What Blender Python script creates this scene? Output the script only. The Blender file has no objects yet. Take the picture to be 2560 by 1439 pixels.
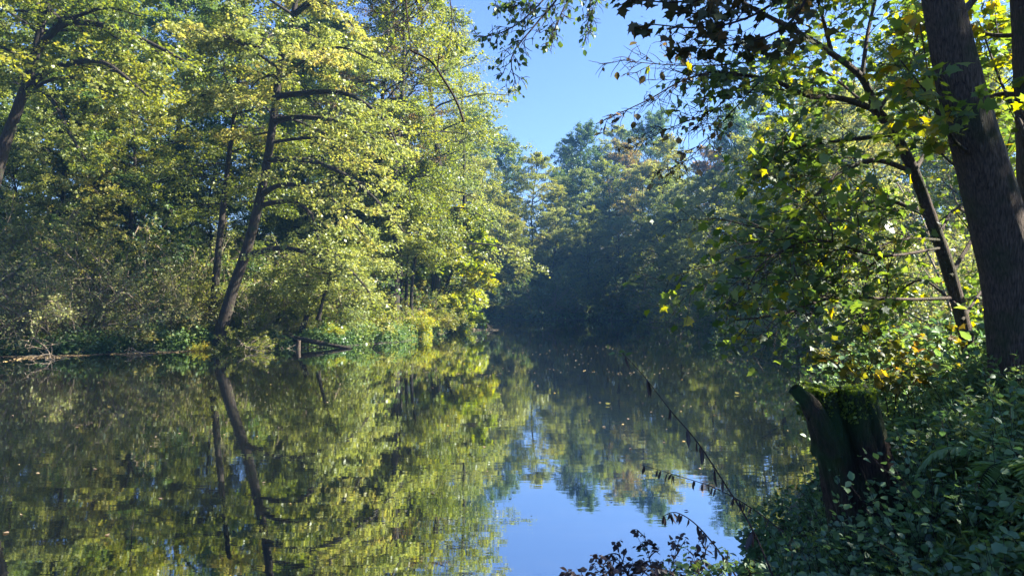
import bpy, math, random
import numpy as np
from mathutils import Vector
R = math.radians
C = bpy.context.scene.collection
sc = bpy.context.scene

# ------------------------------------------------------------------ camera
HC = 2.0
FPX = 1862.0
PITCH = math.atan(25 / FPX)
cd = bpy.data.cameras.new('camera'); cam = bpy.data.objects.new('camera', cd); C.objects.link(cam)
cam.location = (0, 0, HC); cam.rotation_euler = (R(90) + PITCH, 0, 0)
cd.sensor_width = 36; cd.lens = FPX / 2560 * 36; cd.clip_start = 0.05; cd.clip_end = 2000
sc.camera = cam
# ------------------------------------------------------------------ sky and sun
SUN_AZ, SUN_EL = 87.0, 40.0
w = bpy.data.worlds.new('World'); sc.world = w; w.use_nodes = True
nt = w.node_tree; nt.nodes.clear()
sky = nt.nodes.new('ShaderNodeTexSky'); sky.sky_type = 'NISHITA'; sky.sun_disc = False
sky.sun_elevation = R(SUN_EL); sky.sun_rotation = R(SUN_AZ); sky.air_density = 1.0; sky.dust_density = 0.6; sky.ozone_density = 4.0
bg = nt.nodes.new('ShaderNodeBackground'); bg.inputs['Strength'].default_value = 0.072
wo = nt.nodes.new('ShaderNodeOutputWorld')
tn_ = nt.nodes.new('ShaderNodeMix'); tn_.data_type = 'RGBA'; tn_.blend_type = 'MULTIPLY'; tn_.inputs['Factor'].default_value = 1; tn_.inputs['B'].default_value = (.50, .535, .66, 1)
nt.links.new(sky.outputs[0], tn_.inputs['A']); nt.links.new(tn_.outputs['Result'], bg.inputs['Color']); nt.links.new(bg.outputs[0], wo.inputs['Surface'])
S = Vector((math.sin(R(SUN_AZ)) * math.cos(R(SUN_EL)), math.cos(R(SUN_AZ)) * math.cos(R(SUN_EL)), math.sin(R(SUN_EL))))
ld = bpy.data.lights.new('sun', 'SUN'); ld.energy = 5.0; ld.angle = R(0.5); ld.color = (1, 0.93, 0.80)
lo = bpy.data.objects.new('sun', ld); C.objects.link(lo); lo.rotation_euler = S.to_track_quat('Z', 'Y').to_euler(); lo.location = (40, 20, 60)
sc.view_settings.view_transform = 'Standard'; sc.view_settings.look = 'None'
sc.view_settings.gamma = 1; sc.view_settings.exposure = 2.6
sc.render.engine = 'CYCLES'
cy = sc.cycles
cy.max_bounces = 7; cy.diffuse_bounces = 3; cy.glossy_bounces = 3; cy.transmission_bounces = 4
cy.transparent_max_bounces = 4; cy.volume_bounces = 0; cy.caustics_reflective = False; cy.caustics_refractive = False
cy.sample_clamp_indirect = 4

# ------------------------------------------------------------------ helpers
def P(px, py, Y):
    x = (px - 1280) / FPX; u = (719.5 - py) / FPX
    fy = math.cos(PITCH) - math.sin(PITCH) * u; fz = math.sin(PITCH) + math.cos(PITCH) * u
    t = Y / fy
    return np.array([x * t, Y, HC + fz * t])

def tag(o, label=None, cat=None, group=None, kind=None):
    if label: o['label'] = label
    if cat: o['category'] = cat
    if group: o['group'] = group
    if kind: o['kind'] = kind
    return o

def empty(name, loc, label, cat, group=None, rz=0):
    o = bpy.data.objects.new(name, None); C.objects.link(o); o.empty_display_size = .3
    o.location = loc; o.rotation_euler = (0, 0, rz)
    return tag(o, label, cat, group)

def mesh_np(name, V, F, mat, parent=None, tint=None, smooth=False):
    V = np.asarray(V, dtype=np.float32).reshape(-1, 3); F = np.asarray(F, dtype=np.int32)
    k = F.shape[1]; me = bpy.data.meshes.new(name)
    me.vertices.add(len(V)); me.vertices.foreach_set('co', V.ravel())
    me.loops.add(F.size); me.loops.foreach_set('vertex_index', F.ravel())
    me.polygons.add(len(F)); me.polygons.foreach_set('loop_start', np.arange(0, F.size, k, dtype=np.int32))
    try: me.polygons.foreach_set('loop_total', np.full(len(F), k, dtype=np.int32))
    except Exception: pass
    if smooth: me.polygons.foreach_set('use_smooth', np.ones(len(F), dtype=bool))
    if tint is not None:
        a = me.attributes.new('tint', 'FLOAT', 'FACE'); a.data.foreach_set('value', np.asarray(tint, dtype=np.float32))
    me.update(calc_edges=True)
    me.materials.append(mat)
    o = bpy.data.objects.new(name, me); C.objects.link(o)
    if parent: o.parent = parent
    return o

def copy_tree(o, parent=None):
    c = o.copy(); C.objects.link(c); c.parent = parent
    for ch in list(o.children): copy_tree(ch, c)
    return c

def nrm(a): return a / (np.linalg.norm(a, axis=-1, keepdims=True) + 1e-9)
UP = np.array([0, 0, 1.0])

def tubes(Pn, Rn, n=5):
    """Pn [N,k,3], Rn [N,k] -> verts, quads"""
    N, k, _ = Pn.shape
    T = np.gradient(Pn, axis=1); T = nrm(T)
    ref = np.where(np.abs(T[:, :1, 2:3]) > .8, np.array([1, 0, 0.]), np.array([0, 0, 1.]))
    A = nrm(np.cross(T, np.broadcast_to(ref, T.shape))); B = np.cross(T, A)
    th = np.linspace(0, 2 * math.pi, n, endpoint=False)
    V = Pn[:, :, None] + Rn[:, :, None, None] * (np.cos(th)[None, None, :, None] * A[:, :, None] + np.sin(th)[None, None, :, None] * B[:, :, None])
    idx = np.arange(N * k * n).reshape(N, k, n)
    a = idx[:, :-1]; b = np.roll(a, -1, axis=2); c = idx[:, 1:]; d = np.roll(c, -1, axis=2)
    return V.reshape(-1, 3), np.stack([a, b, d, c], -1).reshape(-1, 4)

def join(parts):
    Vs, Fs, o = [], [], 0
    for V, F in parts:
        if len(V) == 0: continue
        Vs.append(V); Fs.append(F + o); o += len(V)
    return np.concatenate(Vs), np.concatenate(Fs)

def resample(pts, k):
    """smooth (Catmull-Rom) polyline with k points"""
    p = np.array(pts, float)
    q = np.vstack([2 * p[0] - p[1], p, 2 * p[-1] - p[-2]])
    out = []
    for s in np.linspace(0, len(p) - 1 - 1e-6, k):
        i = int(s); t = s - i; a, b, c, d = q[i:i + 4]
        out.append(.5 * ((2 * b) + (c - a) * t + (2 * a - 5 * b + 4 * c - d) * t * t + (3 * b - a - 3 * c + d) * t ** 3))
    return np.array(out)

def grow(st, di, L, k, wob, droop, rng):
    N = len(st); Pn = np.zeros((N, k, 3)); Pn[:, 0] = st; d = nrm(di)
    for i in range(1, k):
        d = nrm(d + rng.normal(0, wob, (N, 3)) - np.array([0, 0, 1.0]) * droop * (i / k))
        Pn[:, i] = Pn[:, i - 1] + d * (L / (k - 1))[:, None]
    return Pn

def along(Pn, t):
    """Pn [N,k,3], t [N,m] -> pos, tangent [N,m,3]"""
    k = Pn.shape[1]; s = np.clip(t, 0, .9999) * (k - 1); i = s.astype(int); f = (s - i)[..., None]
    r = np.arange(len(Pn))[:, None]
    a = Pn[r, i]; b = Pn[r, np.minimum(i + 1, k - 1)]
    return a + (b - a) * f, nrm(b - a)

def kids(Pn, L, m, t0, t1, ang, ratio, rng, planar=.75, lift=.08):
    N = len(Pn)
    t = t0 + (t1 - t0) * (np.arange(m)[None] + rng.uniform(0, 1, (N, m))) / m
    p, T = along(Pn, t)
    side = nrm(np.cross(T, UP) + 1e-4) * np.where((np.arange(m) % 2) == 0, 1, -1)[None, :, None]
    rnd = rng.normal(0, 1, (N, m, 3)); rnd -= (rnd * T).sum(-1, keepdims=True) * T
    side = nrm(side * planar + nrm(rnd) * (1 - planar))
    a = ang + rng.normal(0, .15, (N, m, 1))
    d = T * np.cos(a) + side * np.sin(a) + UP * lift
    ln = L[:, None] * ratio * (1.12 - .75 * t) * rng.uniform(.7, 1.2, (N, m))
    return p.reshape(-1, 3), nrm(d).reshape(-1, 3), ln.reshape(-1), np.repeat(np.arange(N), m)

TPL = {}
TPL['tiny'] = (np.array([[0, 0, 0], [.42, .5, .1], [0, 1, -.04], [-.42, .5, .1]]), np.array([[0, 1, 2, 3]]))
TPL['oval'] = (np.array([[0, 0, 0], [.26, .22, .07], [.34, .55, .08], [0, 1, -.08], [-.34, .55, .08], [-.26, .22, .07]]), np.array([[0, 1, 2, 3], [0, 3, 4, 5]]))
TPL['lance'] = (np.array([[0, 0, 0], [.10, .25, .03], [.12, .6, .0], [0, 1, -.14], [-.12, .6, .0], [-.10, .25, .03]]), np.array([[0, 1, 2, 3], [0, 3, 4, 5]]))
def _maple():
    h = [(.14, -.07), (.46, .00), (.33, .17), (.64, .47), (.40, .42), (.30, .50), (.22, .66), (.12, .70)]
    pts = [(0, 0)] + h + [(0, 1)] + [(-x, y) for x, y in h[::-1]]
    v = [(0, .28, 0)] + [(x, y, -.18 * (x * x + (y - .28) ** 2) + .10 * abs(x)) for x, y in pts]
    n = len(pts)
    return np.array(v), np.array([[0, 1 + i, 1 + (i + 1) % n] for i in range(n)])
TPL['maple'] = _maple()
TPL['fan'] = (TPL['maple'][0][[1, 3, 5, 8, 10, 12, 15, 17]] if False else np.array([[0, 0, 0], [.42, .05, -.02], [.58, .5, -.06], [0, 1, -.1], [-.58, .5, -.06], [-.42, .05, -.02]]), np.array([[0, 1, 2, 3], [0, 3, 4, 5]]))

def leaf_verts(p, ax, nm, size, tpl):
    tv, tf = TPL[tpl]
    ax = nrm(ax); nm = nrm(nm - (nm * ax).sum(-1, keepdims=True) * ax); xx = np.cross(ax, nm)
    s = size[:, None, None]
    V = p[:, None] + s * (tv[None, :, 0:1] * xx[:, None] + tv[None, :, 1:2] * ax[:, None] + tv[None, :, 2:3] * nm[:, None])
    F = tf[None] + (np.arange(len(p)) * len(tv))[:, None, None]
    return V.reshape(-1, 3), F.reshape(-1, tf.shape[1])

def leaves_on(Pn, m, size, rng, tpl='tiny', jit=.06, flat=.55, base_tint=None, hang=.25):
    N = len(Pn)
    t = rng.uniform(.05, 1.0, (N, m)); p, T = along(Pn, t)
    p = p + rng.normal(0, jit, (N, m, 3)) * np.array([1, 1, .7])
    side = nrm(np.cross(T, UP) + 1e-4) * rng.choice([-1, 1], (N, m, 1))
    ax = T * .6 + side * .8 + rng.normal(0, .35, (N, m, 3)) - UP * hang
    nm = UP * flat + rng.normal(0, .45, (N, m, 3)) + np.array([0, 0, .15])
    sz = size * rng.uniform(.45, 1.4, (N, m))
    V, F = leaf_verts(p.reshape(-1, 3), ax.reshape(-1, 3), nm.reshape(-1, 3), sz.reshape(-1), tpl)
    bt = np.zeros(N) + .5 if base_tint is None else base_tint
    tn = np.clip(.6 * bt[:, None] + .4 * rng.uniform(0, 1, (N, m)), 0, 1).reshape(-1)
    return V, F, np.repeat(tn, len(TPL[tpl][1]))

# ------------------------------------------------------------------ materials
def newmat(name):
    m = bpy.data.materials.new(name); m.use_nodes = True; t = m.node_tree; t.nodes.clear()
    return m, t, t.nodes, t.links
def ramp(N, stops):
    r = N.new('ShaderNodeValToRGB'); e = r.color_ramp.elements
    while len(e) < len(stops): e.new(.5)
    for el, (p, c) in zip(e, stops): el.position = p; el.color = (*c, 1)
    return r
def leaf_mat(name, cols, trans=.45, gloss=.035, rough=.5, tsat=1.12):
    m, t, N, L = newmat(name)
    at = N.new('ShaderNodeAttribute'); at.attribute_name = 'tint'
    oi = N.new('ShaderNodeObjectInfo')
    ad = N.new('ShaderNodeMath'); ad.operation = 'MULTIPLY_ADD'; ad.inputs[1].default_value = .4; ad.inputs[2].default_value = -.2
    L.new(oi.outputs['Random'], ad.inputs[0])
    su = N.new('ShaderNodeMath'); su.operation = 'ADD'; su.use_clamp = True
    L.new(at.outputs['Fac'], su.inputs[0]); L.new(ad.outputs[0], su.inputs[1])
    rp = ramp(N, [(i / (len(cols) - 1), c) for i, c in enumerate(cols)]); L.new(su.outputs[0], rp.inputs[0])
    df = N.new('ShaderNodeBsdfDiffuse'); tr = N.new('ShaderNodeBsdfTranslucent'); gl = N.new('ShaderNodeBsdfGlossy')
    gl.inputs['Roughness'].default_value = rough; gl.inputs['Color'].default_value = (.9, .95, 1, 1)
    hs = N.new('ShaderNodeHueSaturation'); hs.inputs['Saturation'].default_value = tsat; hs.inputs['Value'].default_value = 1.9; hs.inputs['Hue'].default_value = .49
    L.new(rp.outputs[0], df.inputs['Color']); L.new(rp.outputs[0], hs.inputs['Color']); L.new(hs.outputs[0], tr.inputs['Color'])
    m1 = N.new('ShaderNodeMixShader'); m1.inputs[0].default_value = trans; L.new(df.outputs[0], m1.inputs[1]); L.new(tr.outputs[0], m1.inputs[2])
    m2 = N.new('ShaderNodeMixShader'); m2.inputs[0].default_value = gloss; L.new(m1.outputs[0], m2.inputs[1]); L.new(gl.outputs[0], m2.inputs[2])
    o = N.new('ShaderNodeOutputMaterial'); L.new(m2.outputs[0], o.inputs['Surface'])
    return m
def bark_mat(name, c0, c1, moss=None, scale=1.0, mossamt=.5, bump=.6):
    m, t, N, L = newmat(name)
    tc = N.new('ShaderNodeTexCoord'); mp = N.new('ShaderNodeMapping'); mp.inputs['Scale'].default_value = (14 * scale, 14 * scale, 2.2 * scale)
    L.new(tc.outputs['Object'], mp.inputs[0])
    n1 = N.new('ShaderNodeTexNoise'); n1.inputs['Scale'].default_value = 1.6; n1.inputs['Detail'].default_value = 8; n1.inputs['Roughness'].default_value = .65; n1.inputs['Distortion'].default_value = .6
    L.new(mp.outputs[0], n1.inputs['Vector'])
    vo = N.new('ShaderNodeTexVoronoi'); vo.feature = 'DISTANCE_TO_EDGE'; vo.inputs['Scale'].default_value = 1.3; L.new(mp.outputs[0], vo.inputs['Vector'])
    mul = N.new('ShaderNodeMath'); mul.operation = 'MULTIPLY_ADD'; mul.inputs[1].default_value = .5; L.new(vo.outputs[0], mul.inputs[0]); L.new(n1.outputs[0], mul.inputs[2])
    rp = ramp(N, [(.38, c0), (.8, c1)]); L.new(mul.outputs[0], rp.inputs[0])
    col = rp.outputs[0]
    if moss:
        n2 = N.new('ShaderNodeTexNoise'); n2.inputs['Scale'].default_value = 3.0; n2.inputs['Detail'].default_value = 6; L.new(tc.outputs['Object'], n2.inputs['Vector'])
        r2 = ramp(N, [(1 - mossamt - .1, (0, 0, 0)), (1 - mossamt + .12, (1, 1, 1))]); L.new(n2.outputs[0], r2.inputs[0])
        mx = N.new('ShaderNodeMix'); mx.data_type = 'RGBA'; L.new(r2.outputs[0], mx.inputs['Factor']); L.new(col, mx.inputs['A']); mx.inputs['B'].default_value = (*moss, 1)
        col = mx.outputs['Result']
    b = N.new('ShaderNodeBump'); b.inputs['Strength'].default_value = bump; b.inputs['Distance'].default_value = .03; L.new(mul.outputs[0], b.inputs['Height'])
    df = N.new('ShaderNodeBsdfPrincipled'); df.inputs['Roughness'].default_value = .85; df.inputs['Specular IOR Level'].default_value = .25
    L.new(col, df.inputs['Base Color']); L.new(b.outputs[0], df.inputs['Normal'])
    o = N.new('ShaderNodeOutputMaterial'); L.new(df.outputs[0], o.inputs['Surface'])
    return m
M = {}
M['bark'] = bark_mat('alder_bark', (.010, .008, .007), (.05, .04, .03), (.03, .045, .015), 1, .35)
M['twig'] = bark_mat('pale_twig_bark', (.14, .11, .075), (.36, .29, .21), None, 2)
M['bark_near'] = bark_mat('near_trunk_bark', (.022, .016, .012), (.15, .11, .085), (.035, .05, .018), 4.0, .38, 1.0)
M['stem'] = bark_mat('dark_stem_bark', (.015, .01, .012), (.05, .035, .03), None, 3)
M['alder'] = leaf_mat('alder_leaf', [(.055, .080, .016), (.11, .15, .024), (.19, .21, .032), (.26, .23, .045)])
M['alder_yellow'] = leaf_mat('yellowing_alder_leaf', [(.08, .12, .028), (.15, .185, .045), (.23, .25, .06), (.31, .26, .07)])
M['rust'] = leaf_mat('rusty_leaf', [(.06, .05, .02), (.12, .09, .03), (.18, .12, .04), (.17, .15, .04)])
M['dark'] = leaf_mat('dark_green_leaf', [(.030, .06, .018), (.055, .10, .024), (.09, .14, .03), (.15, .18, .035)], trans=.45)
M['lime'] = leaf_mat('lime_leaf', [(.12, .19, .02), (.20, .26, .02), (.30, .30, .02), (.40, .28, .03)])
M['maple'] = leaf_mat('maple_leaf', [(.04, .075, .018), (.06, .10, .02), (.09, .14, .025), (.15, .19, .025), (.30, .26, .02), (.34, .22, .03)], trans=.58)
M['maple_silhouette_tone'] = leaf_mat('silhouette_toned_maple_leaf', [(.03, .03, .018), (.04, .05, .02), (.06, .06, .02), (.12, .07, .025)], trans=.18, gloss=.02)  # backlit look of the bough put into a darker, less translucent leaf colour
M['herb'] = leaf_mat('herb_leaf', [(.04, .09, .04), (.07, .14, .05), (.11, .19, .05), (.18, .24, .05)], trans=.35, gloss=.045)
M['weed'] = leaf_mat('weed_leaf', [(.04, .09, .035), (.07, .13, .045), (.10, .17, .05), (.16, .20, .05)], trans=.4, gloss=.04)
M['grass'] = leaf_mat('grass_blade', [(.03, .07, .02), (.06, .12, .025), (.10, .17, .03), (.16, .18, .05)], trans=.4)
M['bush'] = leaf_mat('brushwood_leaf', [(.10, .13, .045), (.17, .20, .06), (.26, .27, .085), (.32, .28, .12)])
M['litter'] = leaf_mat('fallen_leaf', [(.08, .05, .03), (.18, .12, .06), (.35, .27, .15), (.5, .36, .08)], trans=.1, gloss=.12)
M['orange'] = leaf_mat('orange_leaf', [(.10, .12, .03), (.16, .15, .035), (.24, .16, .04), (.27, .14, .04)])

def water_mat():
    m, t, N, L = newmat('pond_water')
    tc = N.new('ShaderNodeTexCoord'); mp = N.new('ShaderNodeMapping'); mp.inputs['Scale'].default_value = (.8, 2.6, 1)
    L.new(tc.outputs['Object'], mp.inputs[0])
    n1 = N.new('ShaderNodeTexNoise'); n1.inputs['Scale'].default_value = 1.4; n1.inputs['Detail'].default_value = 3; n1.inputs['Roughness'].default_value = .5; L.new(mp.outputs[0], n1.inputs['Vector'])
    n3 = N.new('ShaderNodeTexNoise'); n3.inputs['Scale'].default_value = .12; n3.inputs['Detail'].default_value = 2; L.new(tc.outputs['Object'], n3.inputs['Vector'])
    r3 = ramp(N, [(.35, (.35, .35, .35)), (.65, (1, 1, 1))]); L.new(n3.outputs[0], r3.inputs[0])
    mm = N.new('ShaderNodeMath'); mm.operation = 'MULTIPLY'; L.new(n1.outputs[0], mm.inputs[0]); L.new(r3.outputs[0], mm.inputs[1])
    b = N.new('ShaderNodeBump'); b.inputs['Strength'].default_value = 1.0; b.inputs['Distance'].default_value = .0014; L.new(mm.outputs[0], b.inputs['Height'])
    gl = N.new('ShaderNodeBsdfGlossy'); gl.inputs['Roughness'].default_value = .02; gl.inputs['Color'].default_value = (.93, .96, .98, 1); L.new(b.outputs[0], gl.inputs['Normal'])
    df = N.new('ShaderNodeBsdfDiffuse'); df.inputs['Color'].default_value = (.007, .008, .007, 1)
    lw = N.new('ShaderNodeLayerWeight'); lw.inputs['Blend'].default_value = .5
    pw = N.new('ShaderNodeMath'); pw.operation = 'POWER'; pw.inputs[1].default_value = 4; L.new(lw.outputs['Facing'], pw.inputs[0])
    fr = N.new('ShaderNodeMath'); fr.operation = 'MULTIPLY_ADD'; fr.inputs[1].default_value = .38; fr.inputs[2].default_value = .58; L.new(pw.outputs[0], fr.inputs[0])
    mx = N.new('ShaderNodeMixShader'); L.new(fr.outputs[0], mx.inputs[0]); L.new(df.outputs[0], mx.inputs[1]); L.new(gl.outputs[0], mx.inputs[2])
    o = N.new('ShaderNodeOutputMaterial'); L.new(mx.outputs[0], o.inputs['Surface'])
    return m
def ground_mat():
    m, t, N, L = newmat('forest_floor')
    tc = N.new('ShaderNodeTexCoord')
    n1 = N.new('ShaderNodeTexNoise'); n1.inputs['Scale'].default_value = .9; n1.inputs['Detail'].default_value = 6; L.new(tc.outputs['Object'], n1.inputs['Vector'])
    n2 = N.new('ShaderNodeTexNoise'); n2.inputs['Scale'].default_value = 16; n2.inputs['Detail'].default_value = 5; L.new(tc.outputs['Object'], n2.inputs['Vector'])
    r1 = ramp(N, [(.35, (.035, .026, .016)), (.55, (.03, .045, .014)), (.7, (.06, .045, .025))]); L.new(n1.outputs[0], r1.inputs[0])
    r2 = ramp(N, [(.4, (.4, .4, .4)), (.6, (1, 1, 1)), (.75, (2.2, 1.9, 1.4))]); L.new(n2.outputs[0], r2.inputs[0])
    mx = N.new('ShaderNodeMix'); mx.data_type = 'RGBA'; mx.blend_type = 'MULTIPLY'; mx.inputs['Factor'].default_value = 1; L.new(r1.outputs[0], mx.inputs['A']); L.new(r2.outputs[0], mx.inputs['B'])
    b = N.new('ShaderNodeBump'); b.inputs['Strength'].default_value = .8; b.inputs['Distance'].default_value = .05; L.new(n2.outputs[0], b.inputs['Height'])
    p = N.new('ShaderNodeBsdfPrincipled'); p.inputs['Roughness'].default_value = .9; L.new(mx.outputs['Result'], p.inputs['Base Color']); L.new(b.outputs[0], p.inputs['Normal'])
    o = N.new('ShaderNodeOutputMaterial'); L.new(p.outputs[0], o.inputs['Surface'])
    return m
M['water'] = water_mat(); M['ground'] = ground_mat()

# ------------------------------------------------------------------ terrain and water
SHORE = np.array([(-60, -6), (-20, -1), (-6, .8), (-1.5, 1.6), (.4, 2.2), (1.0, 3.2), (1.45, 4.4), (2.3, 6.5), (3.8, 9), (6.5, 14), (9.5, 21), (13, 32), (15.5, 45),
                  (16.5, 56), (14, 64), (6, 67), (-2, 67), (-6, 66), (-8, 58), (-4.2, 48.5), (-3.5, 46), (-3.9, 40), (-5.0, 34), (-7.0, 31), (-9.5, 29.4), (-12, 28.4),
                  (-15, 26.4), (-18.5, 25.2), (-26, 22), (-45, 18), (-60, 10)], float)
def shore_dist(x, y):
    """positive outside the water"""
    p = np.stack([x, y], -1).reshape(-1, 2); best = np.full(len(p), 1e9); ins = np.zeros(len(p), bool)
    for i in range(len(SHORE)):
        a = SHORE[i]; b = SHORE[(i + 1) % len(SHORE)]; ab = b - a
        t = np.clip(((p - a) @ ab) / (ab @ ab), 0, 1); d = np.hypot(*(p - a - t[:, None] * ab).T); best = np.minimum(best, d)
        c = ((a[1] > p[:, 1]) != (b[1] > p[:, 1])); den = (b[1] - a[1]) if abs(b[1] - a[1]) > 1e-9 else 1e-9
        ins ^= c & (p[:, 0] < (b[0] - a[0]) * (p[:, 1] - a[1]) / den + a[0])
    return np.where(ins, -best, best).reshape(x.shape)
def ground_z(x, y):
    x = np.asarray(x, float); y = np.asarray(y, float)
    d = shore_dist(x, y); dp = np.maximum(d, 0)
    n = .12 * np.sin(x * .9 + 1.3 * np.sin(y * .5)) * np.sin(y * .8 + x * .3) + .05 * np.sin(x * 2.7 + y * 1.9)
    near = np.clip(1 - (np.hypot(x - 2, y - 3) - 6) / 8, 0, 1)
    left = np.clip((-x + 2) / 8, 0, 1) * np.clip((y - 15) / 8, 0, 1)
    right = np.clip((x - 6) / 8, 0, 1)
    far = np.clip((y - 55) / 10, 0, 1)
    z = .28 * (1 - np.exp(-dp / .5)) + .02 * dp
    z = z + near * np.minimum(.32 * dp, .75) + left * (1 - far) * 9 * (1 - np.exp(-(np.maximum(dp - 3, 0) / 28) ** 1.3)) \
        + np.maximum(right * .5, far) * 13 * (1 - np.exp(-(np.maximum(dp - 1.5, 0) / 40) ** 1.2))
    z = z + n * np.clip(dp / 1.5, 0, 1)
    return np.where(d > 0, z, -np.minimum(.35 * -d, .9))
u = np.linspace(-1, 1, 300)
gx = 250 * np.sinh(u * 4.2) / math.sinh(4.2) + 0
gy = 250 * np.sinh(u * 3.2) / math.sinh(3.2) + 18
X, Y = np.meshgrid(gx, gy)
Z = ground_z(X, Y)
idx = np.arange(X.size).reshape(X.shape)
Fq = np.stack([idx[:-1, :-1], idx[:-1, 1:], idx[1:, 1:], idx[1:, :-1]], -1).reshape(-1, 4)
g = mesh_np('ground', np.stack([X, Y, Z], -1), Fq, M['ground'], smooth=True); tag(g, kind='structure')
wv = np.array([[-70, -12, 0], [24, -12, 0], [24, 74, 0], [-70, 74, 0]], float)
wt = mesh_np('pond_water', wv, [[0, 1, 2, 3]], M['water']); tag(wt, 'dark still pond water mirroring the trees and sky', kind='structure')

# ------------------------------------------------------------------ trees
def wood(P0, R0, limbs, Rl, subs, Rs, tw=None, Rt=None):
    parts = [tubes(P0[None], R0[None], 10), tubes(limbs, Rl, 6), tubes(subs, Rs, 4)]
    if tw is not None: parts.append(tubes(tw, Rt, 3))
    return join(parts)
def taper(r, k, end=.25): return r[:, None] * np.linspace(1, end, k)[None]

def make_tree(rng, root, trunk, r0, r1, nl=40, t0=.2, prof=None, elev=(.1, .8), droop=.16, nsub=11, ntw=8, nleaf=9, size=.1,
              mat='alder', bark='bark', fixed=None, jit=.09, sub_ratio=.5, tw_ratio=.42, tpl='tiny', azw=None, branch_parts=False, flat=.55, planar=.62):
    """trunk: list of points relative to root"""
    k = 16; Tp = resample(trunk, k); Tr = np.linspace(0, 1, k); Tr = r0 + (r1 - r0) * Tr ** .8
    Tr[0] *= 1.5; Tr[1] *= 1.12
    H = Tp[-1][2]
    t = t0 + (1 - t0) * (np.arange(nl) + rng.uniform(0, 1, nl)) / nl
    p, T = along(Tp[None], t[None]); p = p[0]
    az = np.arange(nl) * 2.4 + rng.uniform(-.5, .5, nl)
    if azw is not None: az = azw(az, rng)
    el = elev[0] + (elev[1] - elev[0]) * ((t - t0) / (1 - t0)) ** 1.5 + rng.normal(0, .12, nl)
    d = np.stack([np.cos(az) * np.cos(el), np.sin(az) * np.cos(el), np.sin(el)], -1)
    prof = prof or (lambda s: 4.5 * (1 - s) ** .6 * (.55 + s) + .6)
    L = np.array([prof((a - t0) / (1 - t0)) for a in t]) * rng.uniform(.75, 1.2, nl)
    kl = 9
    limbs = grow(p, d, L, kl, .10, droop, rng)
    rl = np.clip(L * .013, .012, r0 * .45)
    if fixed:
        fx = np.stack([resample(f, kl) for f in fixed]); limbs = np.concatenate([limbs, fx])
        fl = np.linalg.norm(np.diff(fx, axis=1), axis=2).sum(1); L = np.concatenate([L, fl]); 
        rfx = np.clip(fl * .022, .03, r0 * .5)
        if not branch_parts: rl = np.concatenate([rl, rfx])
    lt = rng.uniform(0, 1, len(L))
    s, d2, l2, par = kids(limbs, L, nsub, .15, .98, .85, sub_ratio, rng, planar, .10)
    subs = grow(s, d2, l2, 6, .14, droop * .8, rng)
    s3, d3, l3, par3 = kids(subs, l2, ntw, .15, 1.0, .8, tw_ratio, rng, planar, .03)
    l3 = np.maximum(l3, .25)
    tws = grow(s3, d3, l3, 4, .16, droop, rng)
    bt = np.clip(.65 * lt[par[par3]] + .35 * rng.uniform(0, 1, len(par3)), 0, 1)
    V, F, tn = leaves_on(tws, nleaf, size, rng, tpl, jit, flat, bt)
    limb_w = limbs if not (fixed and branch_parts) else limbs[:-len(fixed)]
    keep = rng.uniform(0, 1, len(tws)) < .3
    tk = tws[keep]
    Vw, Fw = wood(Tp, Tr, limb_w, taper(rl, kl), subs, taper(np.clip(l2 * .008, .005, .05), 6), tk, taper(np.full(len(tk), .005), 4, .5))
    mesh_np('trunk', Vw, Fw, M[bark], root, smooth=True)
    if fixed and branch_parts:
        for f, rr in zip(fx, rfx):
            vb, fb = tubes(resample(f, 24)[None], (rr * np.linspace(1, .22, 24))[None], 8)
            mesh_np('branch', vb, fb, M[bark], root, smooth=True)
    mesh_np('crown', V, F, M[mat], root, tn)
    return root

def wavy(H, lean=(0, 0), amp=.25, rng=None, n=6):
    pts = []
    for i in range(n):
        t = i / (n - 1); a = amp * (1 if 0 < i < n - 1 else 0)
        pts.append((lean[0] * t + rng.normal(0, a), lean[1] * t + rng.normal(0, a), H * t - (.3 if i == 0 else 0)))
    return pts

# prototypes for the wood behind: generic trees
def proto(seed, H, prof, name='tree', **kw):
    rng = np.random.default_rng(seed); root = empty(name, (0, 0, 0), 'x', 'tree')
    return make_tree(rng, root, wavy(H, (rng.normal(0, .8), rng.normal(0, .8)), .3, rng), **{**dict(r0=.24, r1=.04, prof=prof), **kw})
rnd = random.Random(5)
def put(pr, x, y, s, rz, label, group, first, sz=None):
    o = pr if first else copy_tree(pr)
    o.location = (x, y, float(ground_z(np.array([x]), np.array([y]))[0]) - .1); o.rotation_euler = (0, 0, rz)
    o.scale = (s, s, sz or s); tag(o, label, 'tree', group)
    return o

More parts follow.
